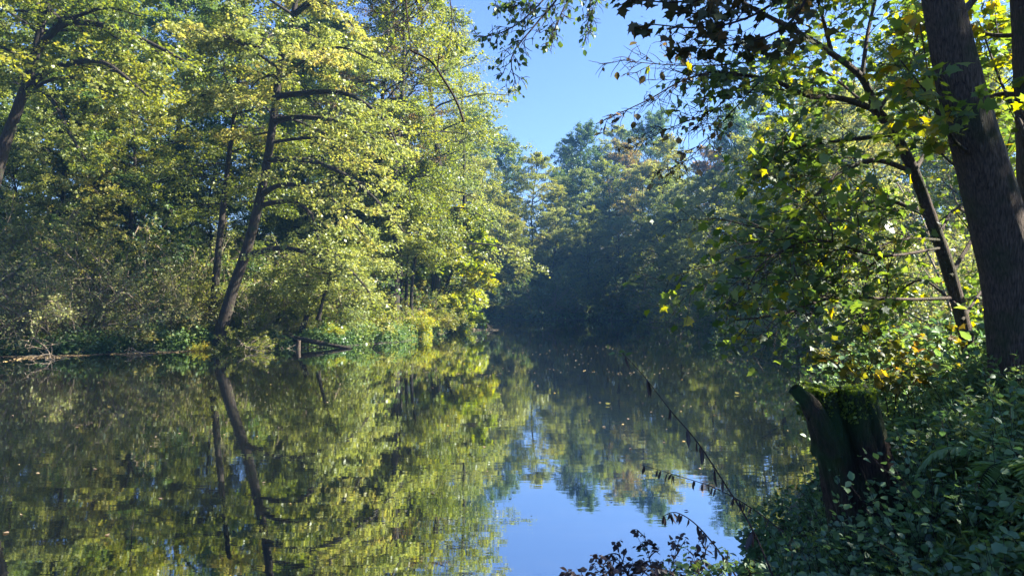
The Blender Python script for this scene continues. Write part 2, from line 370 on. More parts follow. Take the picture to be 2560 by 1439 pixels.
broad = lambda s: 4.6 * (1 - s ** 2.2) ** .5 * (.75 + .35 * s) + 1.0
narrow = lambda s: 3.4 * (1 - s) ** .6 * (.75 + .4 * s) + .5
full = lambda s: 4.2 * (1 - s ** 1.8) ** .5 * (.95 + .25 * s) + .9
PR = {
    'a': proto(11, 19, full, 'alder_tree', nl=64, t0=.05, size=.15, mat='alder', jit=.10, nleaf=12, planar=.6, sub_ratio=.5, nsub=9),
    'b': proto(12, 17, broad, 'alder_tree', nl=60, t0=.05, size=.15, mat='alder_yellow', jit=.10, nleaf=12, planar=.6, sub_ratio=.5, nsub=9),
    'c': proto(13, 21, narrow, 'slender_tree', nl=60, t0=.12, size=.15, mat='dark', nsub=9, jit=.10, nleaf=12, planar=.6),
    'd': proto(14, 20, broad, 'beech_tree', nl=60, t0=.12, size=.16, mat='dark', elev=(.3, 1.1), droop=.08, jit=.11, nleaf=12, planar=.5, sub_ratio=.5, nsub=9),
    'e': proto(15, 19, narrow, 'rusty_tree', nl=34, t0=.25, size=.10, mat='rust', nsub=10, ntw=6, nleaf=6, elev=(.3, 1.1)),
    'o': proto(16, 17, broad, 'orange_tree', nl=50, t0=.2, size=.15, mat='orange', elev=(.3, 1.0), jit=.11, nleaf=12, planar=.5, sub_ratio=.5, nsub=9),
}
used = set()
def place(k, px, Yd, s, label, group, sz=None):
    x = (px - 1280) / FPX * Yd
    o = put(PR[k], x, Yd, s, rnd.uniform(0, 6.28), label, group, k not in used, sz); used.add(k)
    return o
KIND = {'a': 'mid green alder', 'b': 'yellowish green alder', 'c': 'slender dark green tree', 'd': 'broad dark green beech', 'e': 'rusty brown half-bare tree', 'o': 'orange tinged autumn tree'}
ORD = ['leftmost', 'second', 'third', 'fourth', 'fifth', 'sixth', 'seventh', 'eighth', 'ninth', 'tenth', 'eleventh', 'twelfth', 'thirteenth', 'fourteenth', 'fifteenth', 'sixteenth']
NUM = ['no', 'one', 'two', 'three', 'four', 'five', 'six', 'seven', 'eight', 'nine', 'ten', 'eleven', 'twelve', 'thirteen', 'fourteen', 'fifteen', 'sixteen', 'seventeen']
def ordinal(lst, i):
    same = sorted([j for j in range(len(lst)) if lst[j][0] == lst[i][0]], key=lambda j: lst[j][1]); n = len(same); r = same.index(i)
    if n == 1: return ''
    return ', ' + (ORD[r] + (' from the left' if 0 < r < n - 1 else '') if r < n - 1 else 'rightmost') + ' of ' + NUM[n]
def row(lst, where, group):
    for i, (k, px, Yd, s) in enumerate(lst): place(k, px, Yd, s, KIND[k] + ' ' + where + ordinal(lst, i), group + ', ' + KIND[k])
row([('a', 1330, 74, .74), ('d', 1280, 86, .74), ('b', 1440, 75, .74), ('b', 1200, 75, .80), ('a', 1110, 78, .9), ('d', 1395, 84, .56), ('a', 1520, 76, .70), ('d', 1470, 86, .82), ('b', 1385, 71, .55), ('a', 1250, 71, .55),
     ('b', 1600, 73, .76), ('o', 1570, 84, .84), ('d', 1650, 86, .86), ('a', 1690, 75, .78), ('a', 1540, 94, .84), ('a', 1470, 70, .5), ('b', 1550, 69, .5), ('a', 1300, 69, .45), ('b', 1170, 71, .5), ('d', 1420, 95, .66), ('d', 1200, 92, .9)],
    'on the shaded far bank', 'trees on the far bank')
row([('b', 1730, 62, .66), ('a', 1640, 66, .64), ('b', 1800, 54, .66), ('a', 1900, 56, .76), ('o', 1790, 72, .78), ('a', 1960, 43, .76), ('b', 2080, 47, .8), ('d', 2000, 62, .82), ('b', 2140, 34, .64), ('a', 1700, 60, .5), ('b', 1870, 47, .5), ('a', 2030, 38, .42),
     ('a', 2280, 38, .75), ('d', 2350, 50, .7), ('a', 2400, 28, .50), ('b', 2540, 30, .62), ('d', 2650, 40, .55), ('d', 1860, 70, .82), ('b', 2150, 44, .8)],
    'on the right bank slope', 'trees on the right bank')
row([('c', 250, 35, .80), ('d', 420, 40, .85), ('c', 80, 42, .85), ('a', 330, 34, .62), ('c', 700, 44, .85), ('d', 560, 52, .9), ('a', 850, 42, .85), ('c', 930, 50, .95), ('e', 1010, 47, .92), ('b', 140, 33, .55),
     ('d', -80, 38, .9), ('a', -200, 34, .9), ('d', 760, 58, 1.0), ('b', 1060, 54, .85), ('c', 200, 56, 1.0), ('a', -100, 55, 1.0), ('d', 350, 62, 1.0), ('a', 980, 42, .6), ('d', 640, 38, .42), ('c', 440, 36, .38), ('a', 520, 37, .45), ('d', 900, 40, .42), ('a', 760, 37, .42), ('d', 60, 36, .42)],
    'behind the left bank', 'trees behind the left bank')

for i, (x, y, s_, k, lab) in enumerate([(8.3, 4.3, .5, 'a', 'unseen mid green alder added right of the frame to shade the near bank'), (10.5, 1.2, .55, 'a', 'unseen mid green alder added beside the camera to shade the near bank'),
                                        (12, -5, .7, 'b', 'unseen yellowish green alder added as a shade tree behind the camera')]):
    put(PR[k], x, y, s_, i * 1.7, lab, 'unseen shade trees added on the near bank', False)  # out-of-frame trees, added to cast shade over the foreground

def at(root, pts): return [tuple(P(*q) - np.array(root)) for q in pts]
# main leaning alder
def leaning_alder():
    b = P(545, 868, 28.9); root = empty('alder_tree', tuple(b), 'large dark leaning alder on the left bank, the thickest trunk there, with arching limbs', 'tree')
    tr = at(b, [(545, 890, 28.9), (565, 775, 28.8), (612, 640, 28.6), (645, 520, 28.4), (672, 380, 28.2), (690, 250, 28), (705, 130, 28), (735, 40, 28), (745, -80, 28), (760, -220, 28), (770, -330, 28)])
    fx = [at(b, q) for q in [
        [(685, 305, 28.1), (740, 293, 27.4), (830, 300, 26.6), (905, 325, 26.2), (960, 370, 26)],
        [(650, 490, 28.4), (700, 463, 27.6), (790, 470, 26.6), (850, 520, 26), (910, 590, 25.8)],
        [(655, 512, 28.4), (730, 503, 27.8), (780, 540, 27.4), (800, 610, 27.2), (850, 640, 27)],
        [(668, 400, 28.2), (760, 400, 27), (850, 430, 26.2), (940, 500, 25.8), (1010, 580, 25.6)],
        [(700, 240, 28), (800, 230, 27), (880, 240, 26.3), (960, 300, 26), (1000, 380, 26)],
        [(710, 110, 28), (780, 130, 27), (860, 120, 26.5), (950, 160, 26)],
        [(735, 40, 28), (790, 5, 27.5), (850, 30, 27), (900, 90, 26.6)],
        [(615, 640, 28.6), (700, 620, 27.4), (800, 640, 26.8), (880, 680, 26.6), (930, 740, 26.5)],
        [(690, 250, 28), (620, 230, 27), (560, 240, 26.4), (500, 280, 26)],
        [(705, 140, 28), (620, 110, 27), (560, 90, 26.5), (480, 110, 26)]]]
    make_tree(np.random.default_rng(21), root, tr, .245, .05, nl=26, t0=.40, prof=lambda s: 4.2 * (1 - s) ** .5 + .8, fixed=fx, branch_parts=True,
              nsub=14, ntw=8, nleaf=14, size=.11, mat='alder_yellow', jit=.055, sub_ratio=.42, planar=.8)
leaning_alder()
def left_alder():
    b = P(-90, 800, 25.5); root = empty('alder_tree', tuple(b), 'dark leaning alder at the left edge with limbs arching over the water', 'tree')
    tr = at(b, [(-90, 900, 25.5), (-55, 640, 25.5), (0, 400, 25.3), (45, 270, 25.2), (85, 150, 25), (110, 20, 25), (130, -120, 25), (140, -260, 25)])
    fx = [at(b, q) for q in [
        [(72, 215, 25), (130, 172, 24.4), (240, 152, 23.6), (310, 190, 23), (380, 250, 22.8)],
        [(75, 222, 25), (130, 250, 24.2), (175, 335, 23.6), (215, 400, 23.4)],
        [(90, 130, 25), (160, 60, 24.4), (280, 70, 23.8), (400, 120, 23.2), (490, 170, 23)],
        [(120, 20, 25), (160, 50, 24.2), (260, 20, 23.8), (350, 40, 23.4)],
        [(0, 300, 25.2), (-80, 250, 24.8), (-160, 270, 24.6)]]]
    make_tree(np.random.default_rng(22), root, tr, .28, .07, nl=22, t0=.45, prof=lambda s: 4.0 * (1 - s) ** .5 + .8, fixed=fx, branch_parts=True,
              nsub=13, ntw=8, nleaf=14, size=.11, mat='alder', jit=.055, sub_ratio=.42, planar=.8)
left_alder()
def simple(name, label, seed, pts, r0, prof, cat='tree', **kw):
    b = P(*pts[0]); root = empty(name, tuple(b), label, cat)
    make_tree(np.random.default_rng(seed), root, at(b, pts), r0, .04, prof=prof, **kw)
    return root
simple('slender_alder', 'slender dark trunk just left of the large leaning alder', 31, [(525, 860, 30.5), (545, 640, 30.3), (560, 500, 30.2), (575, 370, 30.2), (600, 170, 30), (610, 20, 30), (615, -160, 30)], .17,
       lambda s: 3.2 * (1 - s) ** .5 + .6, nl=34, t0=.3, size=.10, mat='alder')
simple('edge_alder', 'tall alder at the end of the left bank, its crown against the open sky', 32,
       [(1085, 800, 41), (1095, 620, 41), (1100, 450, 41), (1085, 300, 41), (1065, 150, 41), (1050, 0, 41), (1040, -140, 41)], .26,
       lambda s: 4.9 * (1 - s) ** .6 + .5, nl=50, t0=.16, size=.115, mat='alder_yellow', nleaf=11)
simple('airy_birch', 'thin airy tree with sparse leaves standing against the sky beyond the edge alder', 37,
       [(1150, 800, 47), (1160, 620, 47), (1160, 400, 47), (1155, 250, 47), (1145, 150, 47), (1135, 90, 47)], .16,
       lambda s: 2.5 * (1 - s) ** .5 + .5, nl=34, t0=.3, size=.10, mat='alder', nleaf=4, ntw=6)
simple('edge_alder', 'broad alder leaning over the water left of the edge alder', 33,
       [(985, 810, 36), (990, 620, 36), (985, 450, 36), (1000, 300, 36), (1010, 160, 36), (1010, 20, 36), (1015, -120, 36)], .22,
       lambda s: 4.0 * (1 - s) ** .45 + .6, nl=44, t0=.22, size=.11, mat='alder')
simple('rusty_tree', 'twiggy brownish half-bare tree above the middle of the left bank', 34,
       [(930, 800, 38), (935, 620, 38), (945, 400, 38), (960, 200, 38), (970, 60, 38), (975, -60, 38)], .18,
       lambda s: 3.2 * (1 - s) ** .45 + .6, nl=40, t0=.35, size=.085, mat='rust', nleaf=5, elev=(.4, 1.2), droop=.1)
for i, (px, dy) in enumerate([(1000, 0), (1014, .3), (1028, -.2)]):
    simple('young_alder', ['leftmost', 'middle', 'rightmost'][i] + ' of three thin straight trunks close together on the left bank', 40 + i,
           [(px, 815, 37 + dy), (px + 3, 700, 37 + dy), (px + 12 * i, 560, 37 + dy), (px + 20 * i, 420, 37 + dy)], .11, lambda s: 1.8 * (1 - s) ** .5 + .5, nl=16, t0=.45, size=.10, mat='alder', nsub=8)
simple('field_maple', 'small bright yellow-green maple at the tip of the left bank', 35,
       [(1088, 815, 43), (1105, 740, 43), (1130, 680, 43), (1150, 620, 43), (1165, 570, 43), (1170, 540, 43)], .12,
       lambda s: 2.3 * (1 - s) ** .5 + .4, nl=30, t0=.12, size=.15, mat='lime', nsub=9, tpl='fan')
simple('leaning_sapling', 'small leaning sapling over the tangled bushes left of centre', 36,
       [(795, 800, 31), (810, 740, 30.8), (830, 680, 30.4), (860, 640, 30), (900, 600, 29.6)], .08,
       lambda s: 2.2 * (1 - s) ** .5 + .5, nl=22, t0=.2, size=.10, mat='alder_yellow', nsub=9)

# ------------------------------------------------------------------ shrubs and undergrowth of the far banks
def make_shrub(seed, name, H, W, nst, mat, bark='twig', size=.075, nleaf=8, tpl='tiny', nsub=9, ntw=6, droop=.16, el=(.5, 1.4), lab='x', cat='shrub'):
    rng = np.random.default_rng(seed); root = empty(name, (0, 0, 0), lab, cat)
    az = rng.uniform(0, 6.28, nst); e = rng.uniform(*el, nst)
    d = np.stack([np.cos(az) * np.cos(e), np.sin(az) * np.cos(e), np.sin(e)], -1)
    st = np.stack([rng.normal(0, W * .12, nst), rng.normal(0, W * .12, nst), np.full(nst, -.15)], -1)
    L = (H * np.sin(e) + W * .6 * np.cos(e)) * rng.uniform(.7, 1.15, nst)
    stems = grow(st, d, L, 9, .13, droop, rng); lt = rng.uniform(0, 1, nst)
    s, d2, l2, par = kids(stems, L, nsub, .12, 1, .7, .42, rng, .35, .15); subs = grow(s, d2, l2, 6, .16, droop, rng)
    s3, d3, l3, par3 = kids(subs, l2, ntw, .1, 1, .8, .5, rng, .4, .1); l3 = np.maximum(l3, .15); tw = grow(s3, d3, l3, 4, .18, droop, rng)
    V, F, tn = leaves_on(tw, nleaf, size, rng, tpl, .05, .5, np.clip(.5 * lt[par[par3]] + .5 * rng.uniform(0, 1, len(par3)), 0, 1))
    Vw, Fw = join([tubes(stems, taper(np.clip(L * .009, .008, .06), 9, .3), 5), tubes(subs, taper(np.clip(l2 * .009, .004, .02), 6), 4), tubes(tw, taper(np.full(len(tw), .004), 4, .5), 3)])
    mesh_np('stems', Vw, Fw, M[bark], root, smooth=True); mesh_np('leaves', V, F, M[mat], root, tn)
    return root
SH = {
    'tangle': (make_shrub(51, 'brushwood_shrub', 3.6, 4.2, 26, 'bush', nleaf=5, nsub=10, ntw=6), 'tangled greyish twiggy brushwood'),
    'green': (make_shrub(52, 'leafy_shrub', 2.6, 2.6, 22, 'alder', size=.085, nleaf=9), 'leafy mid green shrub'),
    'bright': (make_shrub(53, 'bright_shrub', 1.5, 1.8, 22, 'lime', size=.08, nleaf=7), 'low yellow-green shrub'),
    'hazel': (make_shrub(54, 'hazel_shrub', 4.6, 3.6, 16, 'alder_yellow', size=.095, nleaf=9, droop=.1), 'tall yellowish hazel shrub'),
    'dark': (make_shrub(55, 'dark_shrub', 3.4, 3.6, 20, 'dark', size=.11, nleaf=9), 'dense dark green shrub'),
}
sused = set()
def shrub(k, px, Yd, s, where, group):
    x = (px - 1280) / FPX * Yd; pr, lab = SH[k]
    o = pr if k not in sused else copy_tree(pr); sused.add(k)
    o.location = (x, Yd, float(ground_z(np.array([x]), np.array([Yd]))[0]) - .05); o.rotation_euler = (0, 0, rnd.uniform(0, 6.28)); o.scale = (s, s, s * rnd.uniform(.85, 1.1))
    tag(o, lab + ' ' + where, 'shrub', lab + ' ' + group)
LS = [('tangle', 40, 27.2, 1), ('tangle', 150, 27.5, 1.0), ('tangle', 255, 28.4, .9), ('tangle', -60, 27, 1.1), ('hazel', 60, 29.5, 1), ('hazel', 200, 30.5, .95), ('hazel', -60, 30, 1.2), ('hazel', 350, 30, .95),
                     ('hazel', 460, 31, .85), ('tangle', 430, 29.5, .75), ('green', 350, 29.4, .8), ('green', 480, 30.2, .9), ('green', 610, 31, .9), ('green', 690, 32, 1.0), ('hazel', 700, 34, 1), ('green', 790, 33, .9),
                     ('tangle', 640, 31, .6), ('hazel', 850, 35, .95), ('green', 890, 35, 1), ('green', 960, 37, .8), ('dark', 520, 33, 1.1), ('dark', 400, 33, 1.2), ('dark', 280, 33, 1.2), ('dark', 760, 36, 1.2), ('dark', 620, 35, 1.2), ('dark', 900, 38, 1.2),
                     ('bright', 835, 31.6, .42), ('bright', 900, 33.0, .5), ('bright', 1035, 37, .8), ('bright', 1140, 44, .8), ('green', 1060, 40, .8), ('bright', 990, 35.6, .45), ('green', 740, 31.4, .45), ('green', 575, 28.2, .42), ('green', 625, 28.6, .5), ('bright', 500, 28.2, .3), ('green', 560, 30.2, .4), ('green', 20, 26.6, .45), ('green', 90, 27, .42),
                     ('green', 1120, 47, .9), ('green', 1000, 42, 1.2), ('dark', 1040, 46, 1.2), ('hazel', 150, 34, 1.3), ('dark', 60, 33, 1.3), ('dark', 180, 36, 1.3)]
for i, (k, px, Yd, s) in enumerate(LS): shrub(k, px, Yd, s, 'on the left bank' + ordinal(LS, i), 'on the left bank')
FS = [('dark', 1160, 70, 1.2), ('dark', 1240, 69.5, 1.0), ('green', 1290, 69, 1.1), ('dark', 1350, 69, 1.2), ('dark', 1420, 69, 1.0), ('green', 1480, 69, 1.2), ('dark', 1540, 69, 1.2), ('dark', 1600, 69, 1.3), ('dark', 1660, 67, 1.2),
                     ('green', 1710, 60, 1.1), ('dark', 1760, 55, 1.2), ('dark', 1700, 64, 1.3), ('dark', 1200, 74, 1.6), ('dark', 1300, 75, 1.6), ('dark', 1400, 75, 1.6), ('dark', 1500, 75, 1.6)]
for i, (k, px, Yd, s) in enumerate(FS): shrub(k, px, Yd, s, 'at the far waterline' + ordinal(FS, i), 'on the far bank')
RS = [('dark', 1800, 50, 1.0), ('dark', 1850, 45, 1.0), ('dark', 1880, 40, .9), ('dark', 1950, 36, .9), ('green', 2000, 32, .9), ('dark', 2040, 29, .8), ('dark', 2100, 26, .8), ('green', 2150, 23, .7), ('dark', 2250, 22, .8), ('dark', 2350, 22, .9),
                     ('dark', 2200, 28, 1.1), ('green', 2400, 26, 1.0), ('dark', 2100, 34, 1.3), ('dark', 1980, 44, 1.3), ('hazel', 2300, 18, .7), ('hazel', 2450, 16, .8), ('dark', 2520, 20, 1.0), ('green', 2600, 15, .9)]
for i, (k, px, Yd, s) in enumerate(RS): shrub(k, px, Yd, s, 'on the right shore' + ordinal(RS, i), 'on the right shore')

def ground_cover(name, label, seed, n, pick, size, mat, h=.3, tpl='tiny', up=.5):
    rng = np.random.default_rng(seed); x, y = pick(rng, n); d = shore_dist(x, y); ok = d > .0
    x, y, d = x[ok], y[ok], d[ok]; z = ground_z(x, y)
    cl = .5 + .5 * np.sin(x * 2.1 + 1.7 * np.sin(y * 1.3)) * np.sin(y * 1.9 + x)
    z = z + rng.uniform(0, 1, len(x)) ** 1.3 * h * (.3 + cl)
    ax = rng.normal(0, 1, (len(x), 3)) * np.array([1, 1, .5]); nm = rng.normal(0, .6, (len(x), 3)) + UP * up * 2
    V, F = leaf_verts(np.stack([x, y, z], -1), ax, nm, size * rng.uniform(.5, 1.3, len(x)), tpl)
    tn = np.repeat(np.clip(.5 * cl + .5 * rng.uniform(0, 1, len(x)), 0, 1), len(TPL[tpl][1]))
    return tag(mesh_np(name, V, F, M[mat], None, tn), label, 'undergrowth', None, 'stuff')
def pick_left(rng, n):
    t = rng.uniform(0, 1, n); y = 25 + 25 * rng.uniform(0, 1, n) ** 1.6; x = (rng.uniform(-150, 1230, n) - 1280) / FPX * y; return x, y
ground_cover('undergrowth', 'low green herbs and nettles covering the left bank', 61, 150000, pick_left, .10, 'herb', .45)
def pick_edge(rng, n):
    i = rng.integers(21, 28, n); a = SHORE[i]; b = SHORE[i + 1]; f = rng.uniform(0, 1, (n, 1)); p = a + (b - a) * f + rng.normal(0, .35, (n, 2)); return p[:, 0], p[:, 1]
ground_cover('undergrowth', 'ragged fringe of green herbs hanging over the left waterline', 64, 42000, pick_edge, .11, 'weed', .75)
def pick_far(rng, n):
    y = 56 + 30 * rng.uniform(0, 1, n); x = (rng.uniform(1100, 2100, n) - 1280) / FPX * y; return x, y
ground_cover('undergrowth', 'dark undergrowth below the trees of the far bank', 62, 60000, pick_far, .2, 'herb', .6)
def pick_right(rng, n):
    y = 12 + 44 * rng.uniform(0, 1, n) ** 1.3; x = (rng.uniform(1750, 2800, n) - 1280) / FPX * y; return x, y
ground_cover('undergrowth', 'dark undergrowth along the right shore slope', 63, 60000, pick_right, .16, 'herb', .6)

# ------------------------------------------------------------------ right foreground
def spray(root, mains, r, seed, nsub=10, sr=.4, ntw=6, tr=.45, nleaf=5, size=.1, tpl='maple', mat='maple', bark='bark_near', droop=.12, name='leaves', t0=.2, minl=.12, jit=.02,
          planar=.6, hang=.3, flat=.5, wob=.10, subr=.006, twr=.0028, mname='branch', lift=.08, thick=None):
    rng = np.random.default_rng(seed)
    mp = np.stack([resample(q, 14) for q in mains]); L = np.linalg.norm(np.diff(mp, axis=1), axis=2).sum(1)
    rr = np.array(r if hasattr(r, '__len__') else [r] * len(mains), float)
    s_, d2, l2, par = kids(mp, L, nsub, t0, .98, .75, sr, rng, planar, lift); subs = grow(s_, d2, l2, 7, wob, droop, rng)
    s3, d3, l3, p3 = kids(subs, l2, ntw, .15, 1, .75, tr, rng, planar * .8, .05); l3 = np.maximum(l3, minl); tw = grow(s3, d3, l3, 5, wob * 1.2, droop, rng)
    Vw, Fw = join([tubes(mp, rr[:, None] * np.linspace(1, .3, 14)[None], 8), tubes(subs, taper(np.clip(l2 * subr * 1.2, .003, .02), 7, .3), 5), tubes(tw, taper(np.full(len(tw), twr), 5, .5), 4)])
    mesh_np(mname, Vw, Fw, M[bark], root, smooth=True)
    if nleaf:
        m = int(math.ceil(nleaf)); V, F, tn = leaves_on(tw, m, size, rng, tpl, jit, flat, rng.uniform(0, 1, len(tw)), hang)
        if nleaf < 1:
            k = len(TPL[tpl][1]); keep = np.repeat(rng.uniform(0, 1, len(tw)) < nleaf, k); F = F[keep]; tn = tn[keep]
        mesh_np(name, V, F, M[mat], root, tn)
def trunk_mesh(root, pts, rad, mat='bark_near', name='trunk', n=36, k=70, seed=1, rough=.08):
    rng = np.random.default_rng(seed); T = resample(pts, k); Rr = np.interp(np.linspace(0, 1, k), np.linspace(0, 1, len(rad)), rad)
    V, F = tubes(T[None], Rr[None], n); V = V.reshape(k, n, 3); c = T[:, None]
    th = np.linspace(0, 2 * math.pi, n, endpoint=False)[None]; z = np.linspace(0, 1, k)[:, None]
    f = 1 + rough * (np.sin(3 * th + 5 * z + seed) * .6 + np.sin(7 * th - 9 * z) * .3 + np.sin(11 * th + 23 * z) * .25) + rng.normal(0, rough * .12, (k, n))
    return mesh_np(name, (c + (V - c) * f[..., None]).reshape(-1, 3), F, M[mat], root, smooth=True)
def Q(*l): return [P(*q) for q in l]
def rel(root, l): return [p - np.array(root.location) for p in l]

# big near trunk
b = P(2575, 1040, 5.2); bt = empty('maple_tree', tuple(b), 'big leaning grey-brown tree trunk at the right edge of the near bank', 'tree')
trunk_mesh(bt, rel(bt, Q((2590, 1150, 5.2), (2572, 1000, 5.2), (2552, 850, 5.2), (2528, 690, 5.2), (2482, 500, 5.2), (2412, 250, 5.2), (2355, 0, 5.2), (2300, -250, 5.2), (2250, -500, 5.2))), [.30, .235, .20, .18, .168, .148, .126, .11, .09], seed=3)
spray(bt, [rel(bt, Q((2440, 395, 5.2), (2385, 350, 5.0), (2330, 250, 4.9), (2250, 150, 4.8))), rel(bt, Q((2420, 385, 5.2), (2350, 300, 5.3), (2320, 180, 5.4), (2300, 60, 5.5))),
           rel(bt, Q((2480, 480, 5.2), (2350, 380, 5.6), (2330, 300, 6), (2300, 200, 6.2))), rel(bt, Q((2380, 60, 5.2), (2480, -40, 5.6), (2600, -80, 5.8)))],
      [.014, .012, .010, .03], 71, nsub=9, ntw=5, nleaf=4, size=.078)
# second trunk at the frame edge
b = P(2640, 1000, 6.2); b2 = empty('maple_tree', tuple(b), 'upright dark trunk cut by the right edge behind the big leaning trunk', 'tree')
trunk_mesh(b2, rel(b2, Q((2640, 1100, 6.2), (2625, 800, 6.2), (2605, 500, 6.2), (2590, 250, 6.2), (2578, 0, 6.2), (2570, -300, 6.2))), [.22, .18, .165, .155, .15, .12], seed=5)
spray(b2, [rel(b2, Q((2590, 245, 6.2), (2500, 235, 6.4), (2420, 260, 6.6), (2340, 200, 6.8))), rel(b2, Q((2580, 85, 6.2), (2480, 88, 6.6), (2420, 60, 7.0), (2300, 20, 7.4))), rel(b2, Q((2600, 500, 6.2), (2560, 330, 6.0), (2500, 200, 6.4), (2450, 60, 6.8)))],
      [.025, .022, .02], 72, nsub=10, ntw=5, nleaf=4, size=.09)
# leaning young maple
b = P(2445, 960, 7.0); mt = empty('maple_tree', tuple(b), 'thin leaning maple whose curved trunk bends left over the water, full of broad leaves', 'tree')
trunk_mesh(mt, rel(mt, Q((2450, 1040, 7.0), (2432, 920, 7.0), (2405, 800, 7.0), (2370, 670, 6.95), (2325, 540, 6.9), (2285, 430, 6.8), (2235, 330, 6.7), (2190, 270, 6.6), (2155, 195, 6.5), (2080, 135, 6.3), (1985, 75, 6.1), (1880, 20, 5.9), (1750, -60, 5.7))),
           [.085, .07, .062, .058, .053, .049, .044, .038, .030, .025, .02, .016, .01], n=14, k=70, seed=7)
mains = [Q((2190, 275, 6.6), (2100, 245, 6.5), (2020, 240, 6.3), (1930, 200, 6.1), (1850, 188, 6.0), (1790, 180, 5.9)),
         Q((2285, 430, 6.8), (2180, 400, 6.6), (2080, 450, 6.3), (2000, 540, 6.1), (1950, 620, 6.0)),
         Q((2240, 335, 6.7), (2120, 350, 6.9), (1990, 370, 7.0), (1900, 430, 7.0)),
         Q((2325, 540, 6.9), (2200, 500, 7.2), (2080, 560, 7.4), (2020, 660, 7.4)),
         Q((2350, 600, 6.9), (2250, 600, 6.5), (2120, 650, 6.2), (2060, 700, 6.1)),
         Q((2155, 195, 6.5), (2170, 80, 6.6), (2200, -40, 6.8), (2240, -150, 7)),
         Q((2080, 135, 6.3), (2050, 20, 6.2), (2020, -80, 6.2)),
         Q((2285, 430, 6.8), (2340, 330, 7.2), (2380, 180, 7.6), (2400, 40, 7.8)),
         Q((2375, 690, 6.9), (2450, 560, 7.3), (2500, 420, 7.6), (2540, 300, 7.8)),
         Q((2200, 270, 6.6), (2280, 150, 6.9), (2300, 20, 7.1)),
         Q((2390, 760, 6.9), (2300, 700, 7.2), (2220, 760, 7.4), (2180, 820, 7.5)),
         Q((2340, 600, 6.9), (2400, 520, 7.8), (2480, 640, 8.2), (2520, 760, 8.4)),
         Q((2405, 800, 6.9), (2470, 720, 7.6), (2520, 820, 7.8), (2560, 860, 8)),
         Q((2350, 620, 6.9), (2200, 640, 6.2), (2050, 600, 5.8), (1930, 640, 5.6), (1850, 720, 5.5)),
         Q((2230, 330, 6.7), (2150, 250, 7.4), (2060, 180, 7.8), (1960, 160, 8.0))]
spray(mt, [rel(mt, q) for q in mains], [.030, .026, .022, .022, .016, .022, .02, .022, .022, .018, .014, .018, .014, .014, .02], 73, nsub=18, sr=.48, ntw=7, tr=.55, nleaf=4, size=.072, minl=.25, jit=.09)
# bare horizontal limb with fine twigs
spray(mt, [rel(mt, Q((2375, 745, 6.9), (2280, 748, 6.6), (2180, 745, 6.3), (2110, 738, 6.1), (2040, 755, 5.9), (1960, 785, 5.8), (1840, 800, 5.7)))], [.017], 74, nsub=16, sr=.38, ntw=6, tr=.5, nleaf=.35, size=.07, tpl='oval', mat='lime', bark='bark_near', t0=.2, twr=.0026)

# maple bough hanging over the water, its silhouette darkness painted into the leaves
b = P(2080, -140, 4.6); mb = empty('maple_bough', tuple(b), 'maple bough with pointed leaves painted dark as in backlight, hanging into the sky at the top', 'branch')
spray(mb, [rel(mb, q) for q in [Q((2080, -140, 4.6), (1960, -70, 4.6), (1840, -20, 4.6), (1700, 5, 4.6), (1580, 0, 4.6)), Q((2080, -140, 4.6), (1980, -30, 4.7), (1880, 40, 4.7), (1760, 70, 4.6), (1620, 60, 4.5)),
     Q((2080, -140, 4.6), (2020, -10, 4.8), (1960, 70, 4.8), (1850, 110, 4.7), (1750, 115, 4.6)), Q((2100, -140, 4.7), (2000, -60, 4.9), (1880, -30, 5), (1760, 20, 5.0))]], .012, 81, nsub=11, sr=.26, ntw=4, tr=.5, nleaf=3, size=.070, minl=.06, jit=.03, bark='stem', droop=.1, hang=.5, mat='maple_silhouette_tone')
# bare twigs with few dry leaves against the sky
b = P(1985, 140, 6.0); bb = empty('bare_bough', tuple(b), 'nearly bare bough of fine twigs with few curled leaves against the sky', 'branch')
spray(bb, [rel(bb, q) for q in [Q((1985, 140, 6), (1880, 155, 5.9), (1760, 165, 5.8), (1640, 160, 5.7), (1550, 150, 5.6)), Q((1900, 195, 6), (1800, 180, 5.9), (1710, 200, 5.8), (1620, 250, 5.7), (1490, 310, 5.6)),
     Q((1900, 195, 6), (1830, 230, 6), (1790, 270, 5.9), (1700, 310, 5.9), (1570, 370, 5.8)), Q((1930, 170, 6), (1820, 290, 6), (1740, 380, 5.9), (1650, 440, 5.8))]],
      [.008, .010, .007, .006], 82, nsub=13, sr=.24, ntw=6, tr=.5, nleaf=.38, size=.06, tpl='oval', mat='rust', bark='stem', t0=.25, minl=.14, wob=.2, subr=.006, twr=.0030, hang=1.0)
# alder twigs hanging from above the middle
b = P(1420, -160, 5.6); ab = empty('alder_bough', tuple(b), 'hanging alder twigs with small dark leaves and cones at the top centre', 'branch')
spray(ab, [rel(ab, q) for q in [Q((1420, -160, 5.6), (1400, -60, 5.6), (1340, 20, 5.5), (1270, 75, 5.4), (1200, 95, 5.4)), Q((1420, -160, 5.6), (1400, -20, 5.5), (1340, 60, 5.4), (1280, 140, 5.3), (1290, 210, 5.3)),
     Q((1430, -160, 5.6), (1440, -50, 5.6), (1400, 40, 5.5), (1370, 110, 5.5)), Q((1440, -160, 5.6), (1470, -60, 5.7), (1475, 20, 5.7), (1465, 90, 5.7)), Q((1400, -120, 5.6), (1340, -50, 5.6), (1300, 10, 5.6), (1240, 20, 5.6))]],
      [.009, .010, .008, .007, .008], 83, nsub=14, sr=.22, ntw=6, tr=.55, nleaf=1, size=.042, tpl='oval', mat='dark', bark='stem', droop=.22, t0=.3, minl=.07, wob=.2, subr=.006, twr=.0028, hang=.9)
